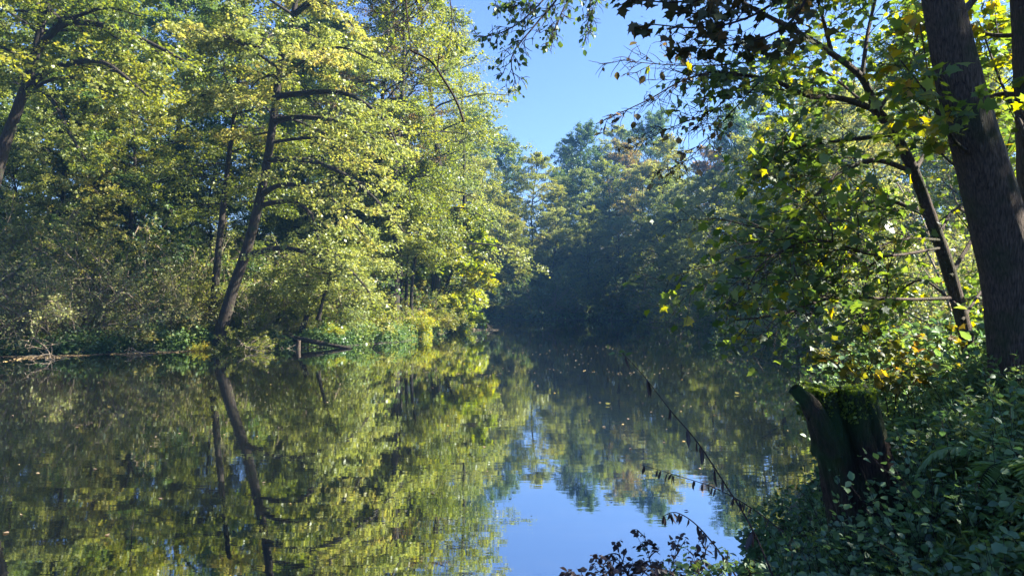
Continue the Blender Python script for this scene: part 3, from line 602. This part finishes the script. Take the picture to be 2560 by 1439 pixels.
b = P(1060, -160, 7.0); ac = empty('alder_bough', tuple(b), 'thin dark dead-ended bough hanging in front of the left bank trees at the top', 'branch')
spray(ac, [rel(ac, q) for q in [Q((1010, -160, 7), (1012, -40, 7), (1020, 60, 7), (1028, 128, 7)), Q((1100, -160, 7), (1080, -60, 7), (1060, 20, 6.8), (960, 80, 6.6)), Q((1100, -160, 7), (1060, -20, 7.2), (990, 30, 7.2), (880, 20, 7)), Q((1090, -160, 7), (1120, -30, 7), (1130, 60, 7), (1120, 130, 6.9))]],
      [.012, .010, .009, .008], 84, nsub=12, sr=.3, ntw=6, tr=.5, nleaf=1, size=.04, tpl='oval', mat='alder', bark='stem', droop=.15, t0=.2, minl=.1, wob=.2, subr=.004, twr=.0022, hang=.6)
mp = np.stack([resample(rel(ac, Q((1026, 126, 7), (1075, 152, 7), (1110, 200, 7), (1142, 255, 7), (1160, 305, 7))), 14), resample(rel(ac, Q((1093, 178, 7), (1096, 150, 7), (1100, 122, 7))), 14)])
v, f = tubes(mp, np.array([[.011], [.007]]) * np.linspace(.9, 1.1, 14)[None], 7); mesh_np('dead_stick', v, f, M['stem'], ac, smooth=True)

# mossy stump
def stump():
    Y0 = 4.25; base = P(2175, 1330, Y0); root = empty('tree_stump', tuple(base), 'rotten broken tree stump capped with bright moss on the near bank', 'stump')
    k, n = 46, 72; top = P(2092, 975, Y0); H = top[2] - base[2] + .25
    th = np.linspace(0, 2 * math.pi, n, endpoint=False); z = np.linspace(0, 1, k); rng = np.random.default_rng(9)
    ax = np.stack([np.interp(z, [0, .35, 1], [.06, 0.0, top[0] - base[0]]), np.zeros(k), -.25 + z * H], -1)
    TH, ZZ = np.meshgrid(th, z)
    r = .205 - .018 * ZZ + .05 * np.exp(-ZZ * 8)
    r = r * (1 + .07 * np.sin(5 * TH + 2 * ZZ) + .05 * np.sin(11 * TH + 3 * np.sin(4 * ZZ)) + .035 * np.sin(23 * TH + 6 * ZZ) + .02 * np.sin(41 * TH + 11 * ZZ)) + rng.normal(0, .0022, r.shape)
    cav = np.exp(-((np.angle(np.exp(1j * (TH - (-1.95)))) / .16) ** 2)) * np.clip((ZZ - .45) / .15, 0, 1); r = r - .085 * cav
    cav2 = np.exp(-((np.angle(np.exp(1j * (TH - (-1.15)))) / .10) ** 2)) * np.clip((ZZ - .2) / .15, 0, 1); r = r - .04 * cav2
    hz = 1 + .05 * np.sin(3 * TH + 1) + .035 * np.sin(9 * TH) + .02 * np.sin(17 * TH)
    V = np.stack([ax[:, None, 0] + r * np.cos(TH), ax[:, None, 1] + r * np.sin(TH), np.where(ZZ > .8, -.25 + H * (.8 + (ZZ - .8) * hz), ax[:, None, 2] + 0 * TH)], -1)
    # inner hollow
    inn = []
    for j, (f_, dz) in enumerate([(.90, .008), (.72, -.03), (.45, -.06), (.08, -.07)]):
        rr = r[-1] * f_; inn.append(np.stack([ax[-1, 0] + rr * np.cos(th), ax[-1, 1] + rr * np.sin(th), V[-1, :, 2] * (1 - 0) + dz + rng.normal(0, .008, n)], -1))
    V = np.concatenate([V, np.array(inn)]); kk = len(V); idx = np.arange(kk * n).reshape(kk, n); a = idx[:-1]; b = np.roll(a, -1, 1); c = idx[1:]; d = np.roll(c, -1, 1)
    mesh_np('stump_wood', V.reshape(-1, 3), np.stack([a, b, d, c], -1).reshape(-1, 4), M['rotten'], root, smooth=True)
    sp = rel(root, Q((2075, 1130, Y0 - .12), (2050, 1060, Y0 - .15), (2022, 1010, Y0 - .15), (1998, 985, Y0 - .15), (1984, 968, Y0 - .15)))
    trunk_mesh(root, sp, [.08, .06, .045, .035, .03], 'rotten', 'broken_spur', 20, 24, 4, .22)
    # moss
    top_r = V[:k][-1]; mV, mF, mT = [], [], []
    nb = 16000; tt = rng.uniform(0, 2 * math.pi, nb); fr = rng.uniform(.1, 1.03, nb) ** .6
    i = (tt / (2 * math.pi) * n).astype(int) % n; dep = rng.uniform(0, 1, nb) ** 2.5 * .16 * (fr > .8)
    zz = np.where(fr < .85, top_r[i, 2] - .03 * (1 - fr), top_r[i, 2]) - dep
    px = ax[-1, 0] + r[-1][i] * fr * np.cos(tt) * (1 + .04 * (dep > 0)); py = r[-1][i] * fr * np.sin(tt)
    axd = np.stack([np.cos(tt) * .6, np.sin(tt) * .6, np.full(nb, .8)], -1) + rng.normal(0, .4, (nb, 3))
    Vm, Fm = leaf_verts(np.stack([px, py, zz], -1), axd, rng.normal(0, 1, (nb, 3)), rng.uniform(.010, .026, nb), 'tiny')
    mesh_np('moss', Vm, Fm, M['moss'], root, np.repeat(rng.uniform(0, 1, nb), 1))
M['rotten'] = bark_mat('rotten_wood', (.006, .005, .004), (.05, .032, .024), (.02, .045, .012), 3.2, .52, 1.0)
M['moss'] = leaf_mat('moss', [(.05, .08, .015), (.10, .15, .02), (.16, .21, .03)], trans=.3)
stump()

# near undergrowth
def near_mass(name, label, seed, n, pick, hmin, hmax, nleaf, size, tpl, mat, cat='undergrowth', droop=.12, stemr=.0028, jit=.02, flat=.6, wob=.12, lean=.35):
    rng = np.random.default_rng(seed); x, y, hs = pick(rng, n); z = ground_z(x, y)
    az = rng.uniform(0, 6.28, len(x)); d = np.stack([np.cos(az) * lean, np.sin(az) * lean - .05, np.ones(len(x))], -1)
    L = rng.uniform(hmin, hmax, len(x)) * hs
    st = grow(np.stack([x, y, np.maximum(z, 0) - .03], -1), d, L, 8, wob, droop, rng)
    V, F, tn = leaves_on(st, nleaf, size, rng, tpl, jit, flat, rng.uniform(0, 1, len(x)), .15)
    Vw, Fw = tubes(st, taper(np.full(len(x), stemr), 8, .4), 4)
    return st, V, F, tn, Vw, Fw
def near_obj(name, label, *a, **k):
    mat = a[8] if len(a) > 8 else k['mat']
    st, V, F, tn, Vw, Fw = near_mass(name, label, *a, **k)
    root = empty(name, (0, 0, 0), label, 'undergrowth'); root['kind'] = 'stuff'
    mesh_np('leaves', V, F, M[mat], root, tn); mesh_np('stems', Vw, Fw, M['stem'], root, smooth=True)
def pick_nr(rng, n):
    y = rng.uniform(2.0, 6.8, n); px = rng.uniform(1820, 2700, n); x = (px - 1280) / FPX * y
    d = shore_dist(x, y); ok = (d > -.18) & ~((np.hypot(x - 1.97, y - 4.25) < .27)); hs = np.clip((px - 1700) / 550, .35, 1.0) * np.clip(y / 4.3, .35, 1.0)
    infront = (np.abs(px - 2110) < 130) & (y < 4.2); hs = np.where(infront, np.minimum(hs, .75), hs)
    return x[ok], y[ok], hs[ok]
near_obj('undergrowth', 'dense leafy green weeds and nettles around the mossy stump', 91, 1300, pick_nr, .45, .92, 28, .044, 'oval', 'herb')
def pick_low(rng, n):
    y = rng.uniform(1.6, 4.6, n); px = rng.uniform(1780, 2650, n); x = (px - 1280) / FPX * y; d = shore_dist(x, y); ok = (d > -.12)
    return x[ok], y[ok], np.full(ok.sum(), 1.0)
near_obj('undergrowth', 'low leafy creepers spilling down the near bank to the water', 92, 1300, pick_low, .12, .38, 18, .04, 'oval', 'herb', droop=.3, lean=.8)
def pick_back(rng, n):
    y = rng.uniform(6.5, 14, n); px = rng.uniform(2080, 2800, n); x = (px - 1280) / FPX * y; ok = shore_dist(x, y) > .1
    return x[ok], y[ok], np.ones(ok.sum())
near_obj('undergrowth', 'tall weeds and saplings on the bank behind the big trunk', 93, 1500, pick_back, .5, 1.3, 16, .09, 'oval', 'herb')
def pick_gold(rng, n):
    y = rng.uniform(3.2, 7.0, n); px = rng.uniform(2210, 2700, n); x = (px - 1280) / FPX * y; ok = shore_dist(x, y) > .1
    return x[ok], y[ok], (np.clip(y / 5, .55, 1.0) * np.clip((px - 2000) / 400, .5, 1))[ok]
near_obj('undergrowth', 'feathery narrow-leaved light green weeds below the big trunk', 94, 1500, pick_gold, .45, .85, 60, .06, 'lance', 'weed', jit=.012, lean=.2, wob=.06, flat=.3)
def pick_front(rng, n):
    x = rng.normal(2.0, .33, n); y = rng.uniform(3.55, 4.1, n); return x, y, np.ones(n)
near_obj('undergrowth', 'leafy brambles climbing the lower part of the mossy stump', 95, 240, pick_front, .4, .85, 22, .04, 'oval', 'herb', lean=.3)
# yellowing saplings behind the stump
for i, (px, py, Yd, seed, mt_) in enumerate([(2230, 1010, 6.2, 5, 'maple_y'), (2330, 990, 6.6, 6, 'maple_y'), (2150, 1000, 6.0, 7, 'maple_y')]):
    if 'maple_y' not in M: M['maple_y'] = leaf_mat('yellow_maple_leaf', [(.06, .09, .02), (.10, .12, .02), (.13, .14, .02), (.19, .16, .025), (.20, .10, .03)], trans=.5)
    b = P(px, py, Yd); r_ = empty('maple_sapling', tuple(b), ['yellowing maple sapling just right of the stump', 'orange-yellow maple sapling at the foot of the thin leaning maple', 'small yellow sapling peeking out behind the mossy stump'][i], 'sapling')
    spray(r_, [rel(r_, q) for q in [Q((px, py + 90, Yd), (px - 20, py - 30, Yd), (px - 60, py - 90, Yd - .1), (px - 110, py - 120, Yd - .2)), Q((px, py + 90, Yd), (px + 10, py - 20, Yd), (px + 30, py - 100, Yd + .2), (px + 60, py - 160, Yd + .2)),
              Q((px, py + 60, Yd), (px + 60, py - 40, Yd), (px + 120, py - 70, Yd))]], .006, 100 + seed, nsub=8, sr=.35, ntw=3, tr=.5, nleaf=3, size=.062, mat='maple_y', bark='stem', minl=.05)

# ferns
def fern(seed, nf=9, L=.75):
    rng = np.random.default_rng(seed); root = empty('fern', (0, 0, 0), 'x', 'fern')
    az = np.linspace(0, 6.28, nf, endpoint=False) + rng.uniform(-.3, .3, nf); d = np.stack([np.cos(az) * .6, np.sin(az) * .6, np.ones(nf)], -1)
    fr = grow(np.zeros((nf, 3)), d, L * rng.uniform(.75, 1.1, nf), 12, .03, .55, rng)
    m = 34; t = np.tile(np.linspace(.15, 1, m)[None], (nf, 1)); p, T = along(fr, t); sd = nrm(np.cross(T, UP)); p = np.repeat(p, 2, 1); T = np.repeat(T, 2, 1); sd = np.repeat(sd, 2, 1) * np.tile([1, -1], m)[None, :, None]
    tt = np.repeat(t, 2, 1); sz = .15 * np.sin(np.clip((tt - .08) / .92, 0, 1) ** .7 * math.pi) ** .8 * L / .75 + .01
    axx = sd + T * .35 - UP * .12 + rng.normal(0, .06, p.shape)
    V, F = leaf_verts(p.reshape(-1, 3), axx.reshape(-1, 3), np.cross(T, sd).reshape(-1, 3) * 0 + UP + rng.normal(0, .1, (p.size // 3, 3)), sz.reshape(-1), 'lance')
    mesh_np('fronds', V, F, M['herb'], root, np.full(len(F), .6)); v, f = tubes(fr, taper(np.full(nf, .004), 12, .3), 4); mesh_np('stalks', v, f, M['stem'], root, smooth=True)
    return root
fp = fern(3); ff = fern(4, 11, .9)
for i, (px, Yd, s_, lab) in enumerate([(2480, 4.4, .75, 'feathery fern at the foot of the big leaning trunk'), (2560, 3.7, .7, 'fern cut by the right edge of the frame, below the big trunk'), (2390, 4.9, .75, 'fern between the thin leaning maple and the big trunk'),
                                      (2300, 5.2, .8, 'fern rising from the weeds right of the stump')]):
    o = [fp, ff][i] if i < 2 else copy_tree([fp, ff][i % 2]); x = (px - 1280) / FPX * Yd
    o.location = (x, Yd, float(ground_z(np.array([x]), np.array([Yd]))[0]) + .25); o.scale = (s_,) * 3; o.rotation_euler = (0, 0, i * 1.3); tag(o, lab, 'fern', 'ferns under the big trunk')

# grass
def grass(seed, n, pick, L, mat='grass'):
    rng = np.random.default_rng(seed); x, y = pick(rng, n); z = ground_z(x, y); az = rng.uniform(0, 6.28, len(x))
    st = grow(np.stack([x, y, z - .02], -1), np.stack([np.cos(az) * .4, np.sin(az) * .4, np.ones(len(x))], -1), L * rng.uniform(.5, 1.2, len(x)), 6, .05, .6, rng)
    T = nrm(np.gradient(st, axis=1)); sd = nrm(np.cross(T, rng.normal(0, 1, (len(x), 1, 3)))); wd = .0035 * np.array([1, 1, .9, .75, .5, .05])[None, :, None]
    V = np.stack([st - sd * wd, st + sd * wd], 2); i = np.arange(len(x) * 12).reshape(len(x), 6, 2)
    F = np.stack([i[:, :-1, 0], i[:, :-1, 1], i[:, 1:, 1], i[:, 1:, 0]], -1).reshape(-1, 4)
    return V.reshape(-1, 3), F, np.repeat(rng.uniform(0, 1, len(x)), 5)
def pick_g(rng, n):
    y = rng.normal(2.35, .35, n); x = (rng.normal(2540, 150, n) - 1280) / FPX * y; return x, y
V, F, tn = grass(7, 3500, pick_g, .42); tag(mesh_np('grass', V, F, M['grass'], None, tn), 'bright green grass tuft in the bottom right corner', 'grass', None, 'stuff')
def pick_g2(rng, n):
    y = rng.uniform(3, 7, n); x = (rng.uniform(2080, 2620, n) - 1280) / FPX * y; ok = shore_dist(x, y) > .1; return x[ok], y[ok]
V, F, tn = grass(8, 1100, pick_g2, .5); tag(mesh_np('grass', V, F, M['grass'], None, tn), 'thin grass blades among the weeds under the big trunk', 'grass', None, 'stuff')

# arching stems with withered hanging leaves
def stem_plant(name, lab, mains, r, seed, nl, size, mat='withered', tpl='lance', nsub=0, tip=None):
    rng = np.random.default_rng(seed); root = empty(name, tuple(mains[0][0]), lab, 'plant')
    mp = np.stack([resample(rel(root, q), 24) for q in mains]); v, f = tubes(mp, np.array(r)[:, None] * np.linspace(1, .35, 24)[None], 6); mesh_np('stem', v, f, M['stem'], root, smooth=True)
    N = len(mp); t = rng.uniform(.12, .98, (N, nl)); p, T = along(mp, t); ax = -UP + rng.normal(0, .22, p.shape); cnt = 2
    p = np.repeat(p, cnt, 1); ax = np.repeat(ax, cnt, 1) + rng.normal(0, .12, p.shape)
    V, F = leaf_verts(p.reshape(-1, 3), ax.reshape(-1, 3), rng.normal(0, 1, (p.size // 3, 3)), size * rng.uniform(.5, 1.2, p.size // 3), tpl)
    mesh_np('leaves', V, F, M[mat], root, rng.uniform(0, 1, len(F)))
    if tip:
        pt = mp[:, -1]; q = np.repeat(pt, tip, 0) + rng.normal(0, .015, (N * tip, 3)); V, F = leaf_verts(q, rng.normal(0, 1, q.shape) * [1, 1, .5], UP + rng.normal(0, .5, q.shape), .045 * rng.uniform(.7, 1.2, len(q)), 'oval')
        mesh_np('tip_leaves', V, F, M['herb'], root, np.full(len(F), .8))
M['withered'] = leaf_mat('withered_leaf', [(.02, .014, .016), (.045, .03, .028), (.07, .05, .04)], trans=.15, gloss=.03)
stem_plant('arching_stem', 'long dark arching stem with withered hanging leaves over the water', [Q((1945, 1470, 3.0), (1880, 1320, 3.1), (1800, 1190, 3.2), (1740, 1100, 3.3), (1680, 1030, 3.4), (1610, 940, 3.5), (1556, 882, 3.6))], [.0042], 5, 13, .075, tip=5)
stem_plant('arching_stem', 'shorter arching stem below the long one, drooping leaves at its bent tip', [Q((1860, 1470, 2.7), (1800, 1380, 2.75), (1740, 1310, 2.8), (1690, 1280, 2.85), (1655, 1290, 2.9))], [.0035], 6, 20, .045)
stem_plant('arching_stem', 'thin stem with small dark hanging leaves crossing left of the stump', [Q((1960, 1330, 3.3), (1880, 1270, 3.4), (1790, 1220, 3.5), (1700, 1190, 3.6), (1600, 1160, 3.7))], [.003], 7, 24, .045)
for i, (px, py, Yd, lab) in enumerate([(1500, 1392, 2.45, 'dark twiggy plant with a reddish seed head at the bottom centre'), (1610, 1330, 2.6, 'spindly dark plant against the sky reflection, taller of the two'), (1730, 1380, 2.5, 'dark twiggy plant with pointed leaves between the spindly plant and the bank')]):
    b = P(px + 60, 1560, Yd - .15); r_ = empty('seeding_plant', tuple(b), lab, 'plant')
    q = [Q((px + 60, 1560, Yd - .15), (px + 30, 1470, Yd - .1), (px, py, Yd)), Q((px + 60, 1560, Yd - .15), (px + 60, 1460, Yd), (px + 90, py + 10, Yd)), Q((px + 60, 1560, Yd - .15), (px - 20, 1470, Yd), (px - 70, py + 35, Yd)), Q((px + 60, 1560, Yd), (px + 120, 1470, Yd), (px + 160, py + 30, Yd))]
    spray(r_, [rel(r_, z_) for z_ in q], .0028, 200 + i, nsub=12, sr=.35, ntw=4, tr=.45, nleaf=2, size=.022, tpl='oval', mat='withered' if i < 2 else 'herb', bark='stem', minl=.02, jit=.004, twr=.0009, subr=.003, wob=.2, hang=.6)

# ------------------------------------------------------------------ in and on the water, left bank details
b = P(640, 830, 30.4); lg = empty('fallen_log', tuple(b), 'dark fallen log sloping into the water below the leaning alder', 'log')
trunk_mesh(lg, rel(lg, Q((610, 815, 30.6), (700, 838, 30.2), (790, 855, 29.8), (880, 872, 29.4))), [.10, .12, .10, .06], 'bark', 'log_wood', 14, 30, 3, .08)
spray(lg, [rel(lg, Q((640, 824, 30.4), (620, 850, 30), (600, 880, 29.6))), rel(lg, Q((760, 850, 30), (720, 870, 29.6), (690, 876, 29.2)))], .015, 301, nsub=6, ntw=3, nleaf=0, bark='twig', minl=.2)
b = P(745, 872, 29.3); trunk_o = empty('tree_stump', tuple(b), 'pale snapped stump standing in the shallows beside the fallen log', 'stump')
trunk_mesh(trunk_o, rel(trunk_o, Q((745, 885, 29.3), (746, 866, 29.3), (747, 850, 29.3))), [.10, .09, .08], 'bark_near', 'stump_wood', 14, 16, 5, .12)
b = P(762, 815, 31); db = empty('tree_stump', tuple(b), 'thin dark snag above the pale stump on the left bank', 'stump')
trunk_mesh(db, rel(db, Q((752, 840, 31), (760, 810, 31), (768, 790, 31))), [.13, .12, .10], 'stem', 'stump_wood', 12, 16, 6, .15)
b = P(930, 870, 29.8); ar = empty('dead_branch', tuple(b), 'thin dead branch arching out of the water right of the log', 'branch')
v, f = tubes(np.stack([resample(rel(ar, Q((930, 872, 29.8), (938, 862, 29.8), (955, 855, 29.8), (978, 858, 29.8))), 14)]), .03 * np.linspace(1, .4, 14)[None], 6); mesh_np('dead_wood', v, f, M['stem'], ar, smooth=True)
for i, (q, lab) in enumerate([(Q((1165, 815, 47), (1190, 822, 46.5), (1240, 828, 46)), 'pale dead branch lying in the water at the tip of the left bank'),
                              (Q((330, 868, 27.2), (345, 880, 26.6), (380, 890, 25.9)), 'small dead branch trailing into the water at the left litter strip'),
                              (Q((590, 845, 28.2), (620, 868, 27.8), (665, 880, 27.2)), 'dead twiggy branch in the water at the foot of the leaning alder'),
                              (Q((90, 850, 26), (118, 872, 25), (128, 900, 24.2)), 'bent dead branch dipping into the water at the far left')]):
    o = empty('dead_branch', tuple(q[0]), lab, 'branch'); spray(o, [rel(o, q)], .03, 310 + i, nsub=9, sr=.6, ntw=4, tr=.6, nleaf=0, bark='twig', minl=.25, subr=.012, twr=.006, wob=.2, mname='dead_wood')
# drifted leaves and floating bits
def floaters(name, label, seed, x, y, size, z=.006):
    rng = np.random.default_rng(seed); ok = shore_dist(x, y) < -.02; x, y = x[ok], y[ok]; n = len(x)
    V, F = leaf_verts(np.stack([x, y, np.full(n, z)], -1), rng.normal(0, 1, (n, 3)) * [1, 1, .05], UP + rng.normal(0, .08, (n, 3)), size * rng.uniform(.5, 1.3, n), 'oval')
    tag(mesh_np(name, V, F, M['litter'], None, np.repeat(rng.uniform(0, 1, n), 2)), label, 'leaf litter', None, 'stuff')
rng = np.random.default_rng(77)
n = 650; y = 6 + 58 * rng.uniform(0, 1, n) ** .9; x = (rng.uniform(-50, 2200, n) - 1280) / FPX * y; floaters('fallen_leaves', 'small fallen leaves drifting on the pond', 1, x, y, .045)
n = 260; c = rng.normal(0, 1, n); y = np.where(rng.uniform(0, 1, n) < .4, 20 + c * .5, 27 + c * 3); x = rng.normal(1.5, 3, n); floaters('fallen_leaves', 'line of leaf litter drifting in the dark water of the middle', 2, x, y + x * .1 + .5 * np.sin(x * 1.7), .05)
n = 3500; x = rng.uniform(-18.5, -12, n); y = np.interp(x, [-18.5, -15, -12], [25.0, 26.2, 28.2]) - np.abs(rng.normal(0, .45, n)) * (1 + .8 * np.sin(x * 2.3)) ; floaters('fallen_leaves', 'raft of brown leaf litter along the left waterline', 3, x, y, .10)
for i, (px, py, lab) in enumerate([(336, 932, 'yellow leaf floating near the left bank'), (1838, 985, 'yellow leaf floating on dark water left of the stump'), (1515, 1012, 'orange leaf floating on dark water in the middle')]):
    Yd = HC / ((py - 744.5) / FPX); x = (px - 1280) / FPX * Yd
    V, F = leaf_verts(np.array([[0, 0, 0.]]), np.array([[1, .3, .1]]), np.array([[0.1, -.3, 1.]]), np.array([.10]), 'maple'); o = mesh_np('floating_leaf', V, F, M['maple_y'], None, np.full(len(F), .6)); o.location = (x, Yd, .03); tag(o, lab, 'leaf')

# ------------------------------------------------------------------ haze
HAZE = 0.0009
if HAZE:
    v = np.array([[-270, -255, -3], [270, -255, -3], [270, 290, -3], [-270, 290, -3], [-270, -255, 48], [270, -255, 48], [270, 290, 48], [-270, 290, 48]], float)
    m, t, N, L = newmat('haze_air'); pv = N.new('ShaderNodeVolumePrincipled'); pv.inputs['Density'].default_value = HAZE; pv.inputs['Color'].default_value = (.20, .50, 1, 1); pv.inputs['Anisotropy'].default_value = .5
    o = N.new('ShaderNodeOutputMaterial'); L.new(pv.outputs[0], o.inputs['Volume'])
    hz = mesh_np('haze', v, [[0, 3, 2, 1], [4, 5, 6, 7], [0, 1, 5, 4], [1, 2, 6, 5], [2, 3, 7, 6], [3, 0, 4, 7]], m); tag(hz, 'thin blue air haze', None, None, 'stuff')
